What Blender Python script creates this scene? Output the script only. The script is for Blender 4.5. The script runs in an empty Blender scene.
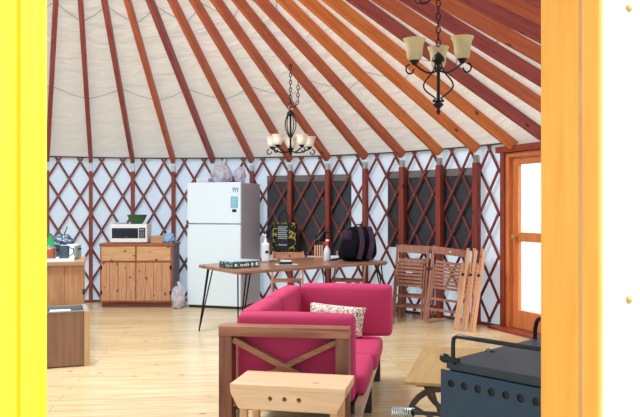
import bpy, bmesh, math, random
from math import sin, cos, pi, radians, sqrt, atan2
from mathutils import Vector, Matrix, Euler, noise
random.seed(7)
S = bpy.context.scene
COL = S.collection
F = 708.0; HC = 1.347; HY = 208.5
CX, CY, R = -2.031, 5.685, 4.7
ND = 2*pi/50; PH0 = -0.3996
ZW = 2.087

# ------------------------------------------------------------------ helpers
def lin(c):
    return tuple(((v/255)/12.92 if v/255 <= .04045 else ((v/255+.055)/1.055)**2.4) for v in c)

class MB:
    """collects geometry for one mesh"""
    def __init__(s): s.v = []; s.f = []
    def add(s, vs, fs, m=None):
        b = len(s.v)
        s.v += [tuple((m @ Vector(v)) if m else v) for v in vs]
        s.f += [tuple(b+i for i in f) for f in fs]
        return s
    def box(s, c, d, rot=None):
        x, y, z = d[0]/2, d[1]/2, d[2]/2
        vs = [(-x,-y,-z),(x,-y,-z),(x,y,-z),(-x,y,-z),(-x,-y,z),(x,-y,z),(x,y,z),(-x,y,z)]
        fs = [(0,3,2,1),(4,5,6,7),(0,1,5,4),(1,2,6,5),(2,3,7,6),(3,0,4,7)]
        m = Matrix.Translation(c)
        if rot: m = m @ Euler(rot).to_matrix().to_4x4()
        return s.add(vs, fs, m)
    def bx(s, x0, x1, y0, y1, z0, z1):
        return s.box(((x0+x1)/2, (y0+y1)/2, (z0+z1)/2), (abs(x1-x0), abs(y1-y0), abs(z1-z0)))
    def beam(s, p0, p1, w, h, up=(0,0,1)):
        p0, p1 = Vector(p0), Vector(p1); d = (p1-p0).normalized()
        a = d.cross(Vector(up)).normalized(); b = a.cross(d).normalized()
        vs = []
        for p in (p0, p1):
            for i, j in ((-1,-1),(1,-1),(1,1),(-1,1)):
                vs.append(tuple(p + a*(i*w/2) + b*(j*h/2)))
        return s.add(vs, [(0,1,2,3),(7,6,5,4),(0,4,5,1),(1,5,6,2),(2,6,7,3),(3,7,4,0)])
    def tube(s, pts, r, seg=8, closed=False, rs=None):
        pts = [Vector(p) for p in pts]; n = len(pts)
        rs = rs or [r]*n
        b = len(s.v); up = None
        for i, p in enumerate(pts):
            if closed: t = pts[(i+1) % n]-pts[i-1]
            else: t = pts[min(i+1,n-1)]-pts[max(i-1,0)]
            t = t.normalized() if t.length > 1e-9 else Vector((0,0,1))
            if up is None:
                up = Vector((0,0,1)) if abs(t.z) < .9 else Vector((1,0,0))
            a = t.cross(up)
            if a.length < 1e-5: a = t.orthogonal()
            a.normalize(); c = a.cross(t).normalized(); up = c
            for k in range(seg):
                q = 2*pi*k/seg
                s.v.append(tuple(p + a*(cos(q)*rs[i]) + c*(sin(q)*rs[i])))
        for i in range(n if closed else n-1):
            j = (i+1) % n
            for k in range(seg):
                l = (k+1) % seg
                s.f.append((b+i*seg+k, b+i*seg+l, b+j*seg+l, b+j*seg+k))
        if not closed:
            s.f.append(tuple(b+k for k in reversed(range(seg))))
            s.f.append(tuple(b+(n-1)*seg+k for k in range(seg)))
        return s
    def lathe(s, prof, c=(0,0,0), seg=20, m=None):
        """prof: list of (radius, z); c centre"""
        b = len(s.v)
        T = Matrix.Translation(c)
        if m: T = T @ m
        for r, z in prof:
            for k in range(seg):
                q = 2*pi*k/seg
                s.v.append(tuple(T @ Vector((max(r,1e-4)*cos(q), max(r,1e-4)*sin(q), z))))
        for i in range(len(prof)-1):
            for k in range(seg):
                l = (k+1) % seg
                s.f.append((b+i*seg+k, b+i*seg+l, b+(i+1)*seg+l, b+(i+1)*seg+k))
        if prof[0][0] > 0: s.f.append(tuple(b+k for k in reversed(range(seg))))
        e = b+(len(prof)-1)*seg
        if prof[-1][0] > 0: s.f.append(tuple(e+k for k in range(seg)))
        return s
    def prism(s, poly, z0, z1, m=None):
        n = len(poly)
        vs = [(x,y,z0) for x,y in poly]+[(x,y,z1) for x,y in poly]
        fs = [tuple(reversed(range(n))), tuple(range(n,2*n))]
        fs += [(i,(i+1)%n,n+(i+1)%n,n+i) for i in range(n)]
        return s.add(vs, fs, m)
    def rbox(s, c, d, r, puff=(0,0,0), k=5, rot=None, fn=None):
        """rounded box with puffed faces"""
        h = [v/2 for v in d]
        def co(hh):
            rr = min(r, hh*.98)
            e = [-hh, -hh+rr*.3, -hh+rr*.65]
            mid = [-(hh-rr)+2*(hh-rr)*i/k for i in range(k+1)]
            return e+mid+[-t for t in reversed(e)]
        m = Matrix.Translation(c)
        if rot: m = m @ Euler(rot).to_matrix().to_4x4()
        for ax in range(3):
            u, w = (ax+1)%3, (ax+2)%3
            cu, cw = co(h[u]), co(h[w])
            for sg in (-1, 1):
                vs = []
                for a in cu:
                    for bb in cw:
                        p = [0,0,0]; p[ax] = sg*h[ax]; p[u] = a; p[w] = bb
                        q = [max(-(h[i]-min(r,h[i]*.98)), min(h[i]-min(r,h[i]*.98), p[i])) for i in range(3)]
                        dv = Vector(p)-Vector(q)
                        if dv.length > 1e-9: p = list(Vector(q)+dv.normalized()*min(r, min(h)*.98))
                        t = [p[i]/h[i] for i in range(3)]
                        o = [p[i] + (puff[i]*t[i]*max(0,1-t[(i+1)%3]**2)*max(0,1-t[(i+2)%3]**2)) for i in range(3)]
                        if fn: o = fn(o)
                        vs.append(tuple(o))
                nw = len(cw); fs = []
                for i in range(len(cu)-1):
                    for j in range(nw-1):
                        f = (i*nw+j, (i+1)*nw+j, (i+1)*nw+j+1, i*nw+j+1)
                        fs.append(f if sg > 0 else f[::-1])
                s.add(vs, fs, m)
        return s
    def blob(s, c, d, seed=0, amp=.15, fr=2.0, sub=4):
        bm = bmesh.new(); bmesh.ops.create_icosphere(bm, subdivisions=sub, radius=1)
        vs = []
        for v in bm.verts:
            n_ = noise.noise(v.co*fr+Vector((seed*7.1,seed*3.3,1))) + .5*noise.noise(v.co*fr*2.4+Vector((seed,9,2)))
            p = v.co*(1+amp*n_)
            z = max(p.z, -.8)
            vs.append((p.x*d[0]/2, p.y*d[1]/2, z*d[2]/1.8))
        zmin = min(v[2] for v in vs)
        vs = [(a+c[0], b_+c[1], z-zmin+c[2]) for a,b_,z in vs]
        fs = [tuple(v.index for v in f.verts) for f in bm.faces]
        bm.free()
        return s.add(vs, fs)
    def plate(s, outer, holes, th, m=None):
        """flat plate with real holes, outline in xy, thickness along z from 0"""
        cu = bpy.data.curves.new('tmp','CURVE'); cu.dimensions = '2D'; cu.fill_mode = 'BOTH'; cu.extrude = th/2
        for poly in [outer]+holes:
            sp = cu.splines.new('POLY'); sp.points.add(len(poly)-1); sp.use_cyclic_u = True
            for p, q in zip(sp.points, poly): p.co = (q[0], q[1], 0, 1)
        ob = bpy.data.objects.new('tmp', cu); COL.objects.link(ob)
        bpy.context.view_layer.update()
        me = bpy.data.meshes.new_from_object(ob.evaluated_get(bpy.context.evaluated_depsgraph_get()))
        mm = (m or Matrix()) @ Matrix.Translation((0,0,th/2))
        s.add([tuple(v.co) for v in me.vertices], [tuple(p.vertices) for p in me.polygons], mm)
        bpy.data.objects.remove(ob); bpy.data.curves.remove(cu); bpy.data.meshes.remove(me)
        return s
    def build(s, name, mat, parent=None, smooth=False, bevel=0, weld=False, loc=None, rz=None, angle=40):
        me = bpy.data.meshes.new(name); me.from_pydata(s.v, [], s.f)
        bm = bmesh.new(); bm.from_mesh(me)
        if weld: bmesh.ops.remove_doubles(bm, verts=bm.verts, dist=1e-5)
        bmesh.ops.recalc_face_normals(bm, faces=bm.faces)
        bm.to_mesh(me); bm.free()
        if smooth:
            me.polygons.foreach_set('use_smooth', [True]*len(me.polygons))
            if angle: me.set_sharp_from_angle(angle=radians(angle))
        me.materials.append(mat)
        o = bpy.data.objects.new(name, me); COL.objects.link(o)
        if parent: o.parent = parent
        if loc: o.location = loc
        if rz: o.rotation_euler.z = rz
        if bevel:
            b = o.modifiers.new('bevel','BEVEL'); b.width = bevel; b.segments = 2; b.limit_method = 'ANGLE'; b.angle_limit = radians(50)
        return o

def tag(o, label, cat, group=None, kind='thing'):
    o['label'] = label; o['category'] = cat; o['kind'] = kind
    if group: o['group'] = group
    return o
def thing(name, label, cat, loc=(0,0,0), rz=0, group=None, rot=None):
    o = bpy.data.objects.new(name, None); COL.objects.link(o); o.empty_display_size = .1
    o.location = loc; o.rotation_euler = rot or (0,0,rz)
    return tag(o, label, cat, group)
def struct(o, label, cat):
    return tag(o, label, cat, kind='structure')
def copy_tree(o, loc=None, rot=None, label=None, parent=None):
    c = o.copy(); COL.objects.link(c)
    if parent: c.parent = parent
    if loc is not None: c.location = loc
    if rot is not None: c.rotation_euler = rot
    if label: c['label'] = label
    for ch in [x for x in o.children]: copy_tree(ch, parent=c)
    return c
def fl(px, py, z=0.0):
    """point at height z that the photo shows at pixel px, py"""
    Y = F*(HC-z)/(py-HY); return Vector(((px-320)/F*Y, Y, z))
def wp(a, r=R, z=0.0): return Vector((CX+r*sin(a), CY+r*cos(a), z))
def ang(px, r=R):
    """angle of the far wall point at image column px"""
    k = (px-320)/F; d = Vector((k,1)).normalized(); c = Vector((CX,CY))
    b = d.dot(c); t = b+sqrt(b*b-(c.dot(c)-r*r)); p = d*t-c
    return atan2(p.x, p.y)

# ------------------------------------------------------------------ materials
def newmat(name):
    m = bpy.data.materials.new(name); m.use_nodes = True
    nt = m.node_tree; return m, nt, nt.nodes['Principled BSDF'], nt.nodes['Material Output']
def mat(name, c, rough=.5, metal=0, spec=.5, bump=0, bscale=60, trans=0, coat=0):
    m, nt, b, out = newmat(name)
    b.inputs['Base Color'].default_value = (*lin(c),1); b.inputs['Roughness'].default_value = rough
    b.inputs['Metallic'].default_value = metal; b.inputs['Specular IOR Level'].default_value = spec
    b.inputs['Coat Weight'].default_value = coat
    if bump:
        tc = nt.nodes.new('ShaderNodeTexCoord'); n = nt.nodes.new('ShaderNodeTexNoise'); n.inputs['Scale'].default_value = bscale
        n.inputs['Detail'].default_value = 4
        nt.links.new(tc.outputs['Object'], n.inputs['Vector'])
        bp = nt.nodes.new('ShaderNodeBump'); bp.inputs['Strength'].default_value = bump; bp.inputs['Distance'].default_value = .02
        nt.links.new(n.outputs['Fac'], bp.inputs['Height']); nt.links.new(bp.outputs['Normal'], b.inputs['Normal'])
    if trans:
        tr = nt.nodes.new('ShaderNodeBsdfTranslucent'); tr.inputs['Color'].default_value = (*lin(c),1)
        mx = nt.nodes.new('ShaderNodeMixShader'); mx.inputs[0].default_value = trans
        nt.links.new(b.outputs[0], mx.inputs[1]); nt.links.new(tr.outputs[0], mx.inputs[2]); nt.links.new(mx.outputs[0], out.inputs[0])
    return m
def wood(name, c1, c2, axis='z', rough=.45, knots=True, scale=1.0, spec=.4, kn=(.05,.13)):
    """grain along one local axis, with sparse dark knots"""
    m, nt, b, out = newmat(name); N = nt.nodes; L = nt.links
    tc = N.new('ShaderNodeTexCoord'); mp = N.new('ShaderNodeMapping')
    sc = {'x':(1.2,14,14),'y':(14,1.2,14),'z':(14,14,1.2)}[axis]
    mp.inputs['Scale'].default_value = tuple(v*scale for v in sc)
    oi = N.new('ShaderNodeObjectInfo')
    ad = N.new('ShaderNodeVectorMath'); ad.operation = 'ADD'
    ml = N.new('ShaderNodeMath'); ml.operation = 'MULTIPLY'; ml.inputs[1].default_value = 37.0
    L.new(oi.outputs['Random'], ml.inputs[0])
    L.new(tc.outputs['Object'], mp.inputs['Vector']); L.new(mp.outputs[0], ad.inputs[0]); L.new(ml.outputs[0], ad.inputs[1])
    n = N.new('ShaderNodeTexNoise'); n.inputs['Scale'].default_value = 2.2; n.inputs['Detail'].default_value = 6; n.inputs['Distortion'].default_value = .6
    L.new(ad.outputs[0], n.inputs['Vector'])
    cr = N.new('ShaderNodeValToRGB'); cr.color_ramp.elements[0].position = .32; cr.color_ramp.elements[1].position = .7
    cr.color_ramp.elements[0].color = (*lin(c2),1); cr.color_ramp.elements[1].color = (*lin(c1),1)
    L.new(n.outputs['Fac'], cr.inputs[0]); last = cr.outputs[0]
    if knots:
        mk = N.new('ShaderNodeMapping'); ks = {'x':(3.2,5,5),'y':(5,3.2,5),'z':(5,5,3.2)}[axis]
        mk.inputs['Scale'].default_value = tuple(v*scale for v in ks)
        L.new(tc.outputs['Object'], mk.inputs['Vector'])
        a2 = N.new('ShaderNodeVectorMath'); a2.operation = 'ADD'; L.new(mk.outputs[0], a2.inputs[0]); L.new(ml.outputs[0], a2.inputs[1])
        v = N.new('ShaderNodeTexVoronoi'); v.inputs['Scale'].default_value = 1.0; L.new(a2.outputs[0], v.inputs['Vector'])
        r2 = N.new('ShaderNodeValToRGB'); r2.color_ramp.elements[0].position = kn[0]; r2.color_ramp.elements[1].position = kn[1]
        r2.color_ramp.elements[0].color = (1,1,1,1); r2.color_ramp.elements[1].color = (0,0,0,1)
        L.new(v.outputs['Distance'], r2.inputs[0])
        mx = N.new('ShaderNodeMix'); mx.data_type = 'RGBA'
        L.new(r2.outputs[0], mx.inputs['Factor']); L.new(last, mx.inputs['A'])
        mx.inputs['B'].default_value = (*[q*.22 for q in lin(c2)],1)
        last = mx.outputs['Result']
    L.new(last, b.inputs['Base Color']); b.inputs['Roughness'].default_value = rough; b.inputs['Specular IOR Level'].default_value = spec
    return m
def fabric_shell(name, c, trans, bump=.25, stretch=(1.2,1.2,3.0)):
    """yurt cover cloth that lets daylight through"""
    m, nt, b, out = newmat(name); N = nt.nodes; L = nt.links
    b.inputs['Base Color'].default_value = (*lin(c),1); b.inputs['Roughness'].default_value = .8; b.inputs['Specular IOR Level'].default_value = .2
    tc = N.new('ShaderNodeTexCoord'); mp = N.new('ShaderNodeMapping'); mp.inputs['Scale'].default_value = stretch
    n = N.new('ShaderNodeTexNoise'); n.inputs['Scale'].default_value = 2.0; n.inputs['Detail'].default_value = 3; n.inputs['Distortion'].default_value = .8
    L.new(tc.outputs['Object'], mp.inputs[0]); L.new(mp.outputs[0], n.inputs['Vector'])
    bp = N.new('ShaderNodeBump'); bp.inputs['Strength'].default_value = bump; bp.inputs['Distance'].default_value = .08
    L.new(n.outputs['Fac'], bp.inputs['Height']); L.new(bp.outputs[0], b.inputs['Normal'])
    tr = N.new('ShaderNodeBsdfTranslucent'); tr.inputs['Color'].default_value = (*lin(c),1); L.new(bp.outputs[0], tr.inputs['Normal'])
    mx = N.new('ShaderNodeMixShader'); mx.inputs[0].default_value = trans
    L.new(b.outputs[0], mx.inputs[1]); L.new(tr.outputs[0], mx.inputs[2]); L.new(mx.outputs[0], out.inputs[0])
    return m
def floor_mat():
    m, nt, b, out = newmat('pine_floor'); N = nt.nodes; L = nt.links
    tc = N.new('ShaderNodeTexCoord'); mp = N.new('ShaderNodeMapping'); mp.inputs['Rotation'].default_value = (0,0,radians(-6))
    L.new(tc.outputs['Object'], mp.inputs[0])
    br = N.new('ShaderNodeTexBrick'); br.inputs['Scale'].default_value = 1.0
    br.inputs['Brick Width'].default_value = 2.6; br.inputs['Row Height'].default_value = .135; br.inputs['Mortar Size'].default_value = .0022
    br.inputs['Mortar Smooth'].default_value = .3; br.inputs['Bias'].default_value = 0
    br.inputs['Color1'].default_value = (*lin((230,212,170)),1); br.inputs['Color2'].default_value = (*lin((220,196,150)),1)
    br.inputs['Mortar'].default_value = (*lin((176,138,88)),1)
    L.new(mp.outputs[0], br.inputs['Vector'])
    m2 = N.new('ShaderNodeMapping'); m2.inputs['Scale'].default_value = (1.3,16,1); L.new(mp.outputs[0], m2.inputs[0])
    n = N.new('ShaderNodeTexNoise'); n.inputs['Scale'].default_value = 1.6; n.inputs['Detail'].default_value = 6; n.inputs['Distortion'].default_value = .5
    L.new(m2.outputs[0], n.inputs['Vector'])
    cr = N.new('ShaderNodeValToRGB'); cr.color_ramp.elements[0].position = .3; cr.color_ramp.elements[1].position = .65
    cr.color_ramp.elements[0].color = (*lin((206,160,100)),1); cr.color_ramp.elements[1].color = (1,1,1,1)
    L.new(n.outputs['Fac'], cr.inputs[0])
    mx = N.new('ShaderNodeMix'); mx.data_type = 'RGBA'; mx.blend_type = 'MULTIPLY'; mx.inputs['Factor'].default_value = .45
    L.new(br.outputs['Color'], mx.inputs['A']); L.new(cr.outputs[0], mx.inputs['B'])
    m3 = N.new('ShaderNodeMapping'); m3.inputs['Scale'].default_value = (3.4,7.4,1); L.new(mp.outputs[0], m3.inputs[0])
    v = N.new('ShaderNodeTexVoronoi'); v.inputs['Scale'].default_value = 1.0; L.new(m3.outputs[0], v.inputs['Vector'])
    r2 = N.new('ShaderNodeValToRGB'); r2.color_ramp.elements[0].position = .04; r2.color_ramp.elements[1].position = .11
    r2.color_ramp.elements[0].color = (1,1,1,1); r2.color_ramp.elements[1].color = (0,0,0,1); L.new(v.outputs['Distance'], r2.inputs[0])
    mk = N.new('ShaderNodeMix'); mk.data_type = 'RGBA'; L.new(r2.outputs[0], mk.inputs['Factor']); L.new(mx.outputs['Result'], mk.inputs['A'])
    mk.inputs['B'].default_value = (*lin((140,82,38)),1)
    L.new(mk.outputs['Result'], b.inputs['Base Color'])
    b.inputs['Roughness'].default_value = .26; b.inputs['Specular IOR Level'].default_value = .5
    return m
def pattern_mat(name, base, cols, scale):
    m, nt, b, out = newmat(name); N = nt.nodes; L = nt.links
    tc = N.new('ShaderNodeTexCoord'); last = None
    for i, (c, th) in enumerate(cols):
        mp = N.new('ShaderNodeMapping'); mp.inputs['Location'].default_value = (i*3.7, i*1.9, i*5.1)
        L.new(tc.outputs['Object'], mp.inputs[0])
        n = N.new('ShaderNodeTexNoise'); n.inputs['Scale'].default_value = scale; n.inputs['Detail'].default_value = 2; n.inputs['Distortion'].default_value = 2.0
        L.new(mp.outputs[0], n.inputs['Vector'])
        g = N.new('ShaderNodeMath'); g.operation = 'GREATER_THAN'; g.inputs[1].default_value = th; L.new(n.outputs['Fac'], g.inputs[0])
        mx = N.new('ShaderNodeMix'); mx.data_type = 'RGBA'; L.new(g.outputs[0], mx.inputs['Factor'])
        if last: L.new(last, mx.inputs['A'])
        else: mx.inputs['A'].default_value = (*lin(base),1)
        mx.inputs['B'].default_value = (*lin(c),1); last = mx.outputs['Result']
    L.new(last, b.inputs['Base Color']); b.inputs['Roughness'].default_value = .85
    return m
def glass_mat(name, c=(255,255,255), gloss=.08):
    m, nt, b, out = newmat(name); N = nt.nodes; L = nt.links
    t = N.new('ShaderNodeBsdfTransparent'); t.inputs[0].default_value = (*lin(c),1)
    g = N.new('ShaderNodeBsdfGlossy'); g.inputs['Roughness'].default_value = .02
    mx = N.new('ShaderNodeMixShader'); mx.inputs[0].default_value = gloss
    L.new(t.outputs[0], mx.inputs[1]); L.new(g.outputs[0], mx.inputs[2]); L.new(mx.outputs[0], out.inputs[0])
    return m

M = {}
M['roof'] = fabric_shell('roof_liner', (234,228,218), .17, .9, (1.0,1.0,5.0))
M['wall'] = fabric_shell('wall_liner', (220,232,244), .20, .12, (1,1,.4))
M['ext'] = mat('exterior_cloth', (214,198,188), .7, bump=.1, bscale=3)
M['floor'] = floor_mat()
M['ground'] = mat('ground', (205,200,190), .9, bump=.2, bscale=5)
M['seam'] = mat('seam', (140,140,142), .8)
M['cable'] = mat('cable', (70,70,76), .6)
M['rafterA'] = wood('rafter_wood', (200,108,70), (172,84,54), 'x', .5)
M['rafterB'] = wood('rafter_wood_orange', (224,134,68), (196,106,50), 'x', .5)
M['rafterC'] = wood('rafter_wood_red', (168,82,74), (138,58,58), 'x', .5)
M['lath'] = wood('lath_wood', (140,70,64), (110,52,52), 'z', .55, knots=False)
M['post'] = wood('post_wood', (150,70,52), (124,52,44), 'z', .5)
M['steel'] = mat('steel', (190,190,188), .35, .9)
M['doorwood'] = wood('door_wood', (226,142,86), (202,116,64), 'z', .4, knots=False)
M['doorred'] = wood('door_trim_wood', (160,76,58), (134,58,46), 'z', .45, knots=False)
M['jamb'] = wood('jamb_wood', (244,176,78), (234,160,62), 'z', .35, knots=False)
M['jambL'] = wood('casing_wood', (252,214,44), (248,204,34), 'z', .35, knots=False)
M['glass'] = glass_mat('door_glass')
M['dome'] = glass_mat('dome_acrylic', (250,250,250), .04)
M['screen'] = mat('window_screen', (52,58,64), .55, bump=.15, bscale=200)
M['screenedge'] = mat('window_flap', (120,116,112), .7)
M['brass'] = mat('brass', (186,150,76), .35, .6)
M['iron'] = mat('iron', (34,32,36), .45, .6)
M['shade'] = mat('shade_glass', (226,214,170), .35, trans=.35)
M['shadelit'] = mat('shade_glass_lit', (250,244,232), .35, trans=.35)  # whiter far shades: a lit look put into the glass colour
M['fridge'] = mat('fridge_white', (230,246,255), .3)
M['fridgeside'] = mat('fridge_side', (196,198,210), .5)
M['dark'] = mat('dark', (24,26,30), .5)
M['rubber'] = mat('gasket', (60,62,66), .7)
M['white'] = mat('white', (240,242,244), .4)
M['whitecloth'] = mat('white_plastic_film', (214,210,222), .35, trans=.2, bump=.4, bscale=12)
M['blue'] = mat('light_blue', (120,190,215), .6)
M['bluecl'] = mat('blue_film', (150,190,226), .4, bump=.4, bscale=20)
M['pine'] = wood('pine_boards', (210,162,126), (186,132,96), 'z', .45, scale=2.0, kn=(.10,.17))
M['pinex'] = wood('pine_boards_flat', (220,176,134), (198,148,104), 'x', .42, scale=2.0, kn=(.10,.17))
M['pinered'] = wood('counter_edge', (176,104,66), (150,82,52), 'x', .45, knots=False)
M['kick'] = wood('kick_board', (128,74,58), (104,56,46), 'x', .6, knots=False)
M['greypanel'] = mat('grey_panel', (150,146,152), .7)  # grey plywood cabinet side, its shade put into the colour
M['tabletop'] = wood('table_slab', (168,122,96), (136,92,70), 'x', .3, scale=.8)
M['edge'] = wood('table_edge', (196,130,86), (160,96,62), 'x', .5, knots=False)
M['black'] = mat('black_metal', (22,22,24), .4, .5)
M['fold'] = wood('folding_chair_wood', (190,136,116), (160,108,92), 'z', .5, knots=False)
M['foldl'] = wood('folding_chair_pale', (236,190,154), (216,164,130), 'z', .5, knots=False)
M['tablechair'] = wood('table_chair_wood', (196,146,116), (170,116,90), 'x', .5, knots=False)
M['sofawood'] = wood('sofa_frame_wood', (182,126,98), (136,86,66), 'x', .4, knots=False)
M['sofawoodz'] = wood('sofa_post_wood', (152,100,78), (104,64,54), 'z', .4, knots=False)
M['sofaleg_shaded'] = mat('sofa_leg', (62,42,46), .5)  # dark brown legs, shade under the sofa put into the colour
M['palewood'] = wood('pale_rail', (206,180,158), (184,156,134), 'y', .5, knots=False)
M['red'] = mat('crimson_cloth', (196,60,104), .75, spec=.25, bump=.12, bscale=18)
M['bench'] = wood('bench_pine', (248,212,174), (236,190,150), 'x', .45, scale=1.2)
M['benchleg'] = wood('bench_leg', (238,194,152), (222,170,128), 'z', .45, knots=False)
M['stove'] = mat('stove_steel', (32,60,84), .45, .0, bump=.05, bscale=40)
M['stovetop'] = mat('stove_top', (34,52,62), .5, 0, bump=.04, bscale=30)
M['stoverail'] = mat('stove_rail', (50,54,60), .3, .8)
M['chrome'] = mat('chrome', (200,204,208), .25, .9)
M['board'] = wood('cart_board', (196,162,108), (176,140,88), 'y', .5, knots=False, scale=.8)
M['wheel'] = mat('wheel_iron', (70,50,50), .55)
M['binply'] = wood('bin_panel', (152,116,96), (132,96,78), 'z', .55, knots=False, scale=.7)
M['binpale'] = wood('bin_edge', (212,176,134), (194,154,112), 'z', .5, knots=False)
M['bingrey'] = mat('bin_grey', (150,150,150), .6)
M['counter'] = wood('counter_boards', (204,152,108), (180,124,84), 'z', .45, scale=1.6, kn=(.10,.17))
M['countertop'] = mat('counter_top', (176,132,104), .4)
M['green'] = mat('green_glass', (40,150,80), .25)
M['colander'] = mat('green_plastic', (46,92,50), .45)
M['copper'] = mat('copper', (190,110,80), .35, .6)
M['greypot'] = mat('grey_pot', (78,98,120), .4, .3)
M['foil'] = mat('crumpled_foil', (92,104,120), .35, .4, bump=.5, bscale=20)
M['micdoor'] = mat('microwave_door', (20,26,40), .2)
M['micpanel'] = mat('microwave_panel', (30,40,60), .3)
M['greytoast'] = mat('toaster_side', (140,150,150), .4)
M['bagyellow'] = pattern_mat('yellow_black_print', (16,18,20), [((170,160,60),.55),((44,66,50),.66)], 12)
M['bagblack'] = mat('bag_black', (18,22,30), .6)
M['text'] = mat('bag_print', (196,206,216), .6)
M['pack'] = mat('backpack_navy', (9,9,18), .85, spec=.2, bump=.3, bscale=40)
M['packp'] = pattern_mat('backpack_purple', (48,24,50), [((80,44,78),.57),((30,18,36),.6)], 40)
M['puzzle'] = pattern_mat('puzzle_print', (40,74,78), [((150,170,160),.56),((24,38,44),.55)], 22)
M['puzzletop'] = mat('puzzle_top', (170,196,214), .4)
M['cap'] = mat('red_plastic', (206,60,60), .4)
M['pillow'] = pattern_mat('pillow_print', (232,222,212), [((176,150,110),.56),((190,80,90),.6),((110,120,90),.62)], 26)
M['bottle'] = mat('bottle_white', (226,232,236), .35, trans=.1)
M['tag'] = mat('white_label', (225,225,225), .6)

# ------------------------------------------------------------------ the yurt shell
ADL = ang(503.5); CHORD = 1.06                           # glass door on the right
PDL = wp(ADL); 
ADR = ADL + 2*math.asin(CHORD/2/R)
PDR = wp(ADR)
# entrance doorway the camera looks through
DO = Vector((.44,-.898,0)).normalized(); DT = Vector((-DO.y, DO.x, 0))      # outward, to the right
EO_R = Vector((.608,1.538,0)); EO_L = Vector((-.399,1.038,0))
def wrap(a): return (a+pi) % (2*pi)-pi
AE0 = wrap(atan2(EO_R.x-CX, EO_R.y-CY)) ; AE1 = wrap(atan2(EO_L.x-CX, EO_L.y-CY))   # right side, left side of entrance
AE0 -= .02; AE1 += .02 - 2*pi

def cyl_patch(mb, a0, a1, z0, z1, r, n=None, th=0):
    n = n or max(2, int(abs(a1-a0)/.06))
    b = len(mb.v)
    for i in range(n+1):
        a = a0+(a1-a0)*i/n
        for z in (z0, z1): mb.v.append(tuple(wp(a, r, z)))
    for i in range(n): mb.f.append((b+2*i, b+2*i+2, b+2*i+3, b+2*i+1))
    if th:
        b2 = len(mb.v)
        for i in range(n+1):
            a = a0+(a1-a0)*i/n
            for z in (z0, z1): mb.v.append(tuple(wp(a, r+th, z)))
        for i in range(n): mb.f.append((b2+2*i, b2+2*i+1, b2+2*i+3, b2+2*i+2))
        for i in range(n):
            mb.f.append((b+2*i+1, b+2*i+3, b2+2*i+3, b2+2*i+1)); mb.f.append((b+2*i+2, b+2*i, b2+2*i, b2+2*i+2))
        mb.f.append((b, b+1, b2+1, b2)); mb.f.append((b+2*n+1, b+2*n, b2+2*n, b2+2*n+1))

RW = R+.045
# wall runs from left of entrance (AE1, about -2.7) clockwise through the back to the glass door, then on to the entrance
mb = MB(); cyl_patch(mb, AE1, ADL-.004, 0, ZW+.03, RW)
struct(mb.build('wall_back', M['wall'], smooth=True), 'white cloth wall curving round the back of the yurt behind the lattice', 'wall')
mb = MB(); cyl_patch(mb, ADR+.004, AE0, 0, ZW+.03, RW)
struct(mb.build('wall_right', M['wall'], smooth=True), 'white cloth wall between the glass door and the entrance', 'wall')

SL = (4.80-ZW)/R
ZR0 = ZW
mb = MB(); n = 100; rr = [RW+.03, 4.0, 3.2, 2.4, 1.6, .78]
for i in range(n):
    a = 2*pi*i/n+PH0
    sag = 0 if i % 2 == 0 else .010
    for r in rr: mb.v.append(tuple(wp(a, r, ZR0+(R-r)*SL+.005 - sag*(1 if r<4.6 and r>1 else 0))))
for i in range(n):
    j = (i+1) % n
    for k in range(len(rr)-1):
        mb.f.append((i*len(rr)+k, j*len(rr)+k, j*len(rr)+k+1, i*len(rr)+k+1))
ceil = struct(mb.build('ceiling', M['roof'], smooth=True), 'pale cloth roof liner rising in a cone above the rafters', 'ceiling')
# seams of the liner, one zigzag per bay
sm = MB()
for i in range(-3, 26):
    for (r0, r1) in ((3.55, 3.35), (2.35, 2.12)):
        up = i % 2
        ra, rb = (r0, r1) if up else (r1, r0)
        a0, a1 = PH0+i*ND, PH0+(i+1)*ND; am = (a0+a1)/2; rm = (ra+rb)/2
        pts = [wp(a0, ra, ZR0+(R-ra)*SL+.002), wp(am, rm, ZR0+(R-rm)*SL-.010), wp(a1, rb, ZR0+(R-rb)*SL+.002)]
        sm.tube(pts, .0032, 5)
sm.build('liner_seam', M['seam'], ceil)
rg = MB()
rg.tube([wp(2*pi*i/40, .78, ZR0+(R-.78)*SL-.08) for i in range(40)], .08, 8, closed=True)
rg.build('skylight_ring', M['post'], ceil, smooth=True)
dm = MB()
dm.lathe([(.8,0),(.74,.16),(.55,.32),(.3,.42),(0,.45)], (CX,CY,ZR0+(R-.78)*SL), 32)
dm.f = [f for f in dm.f if len(f) == 4]
dm.build('skylight_dome', M['dome'], ceil, smooth=True)

mb = MB(); mb.prism([(CX+(RW+.02)*cos(2*pi*i/96), CY+(RW+.02)*sin(2*pi*i/96)) for i in range(96)], -.05, 0)
struct(mb.build('floor', M['floor']), 'pale knotty pine plank floor of the yurt', 'floor')
mb = MB(); mb.prism([(60*cos(2*pi*i/48), 60*sin(2*pi*i/48)) for i in range(48)], -.12, -.06)
struct(mb.build('ground', M['ground']), 'pale ground outside the yurt', 'ground')

# tension cable and rim board along the top of the wall
mb = MB(); mb.tube([wp(AE1+(ADL-AE1)*i/90, R-.002, ZW-.005) for i in range(91)], .011, 6)
struct(mb.build('trim_1', M['cable']), 'dark cable running along the top of the lattice', 'cable')
mb = MB(); cyl_patch(mb, AE1, ADL, 0, .03, R-.03, th=.025)
struct(mb.build('baseboard_back', M['kick']), 'low brown board along the foot of the round wall', 'baseboard')

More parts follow.
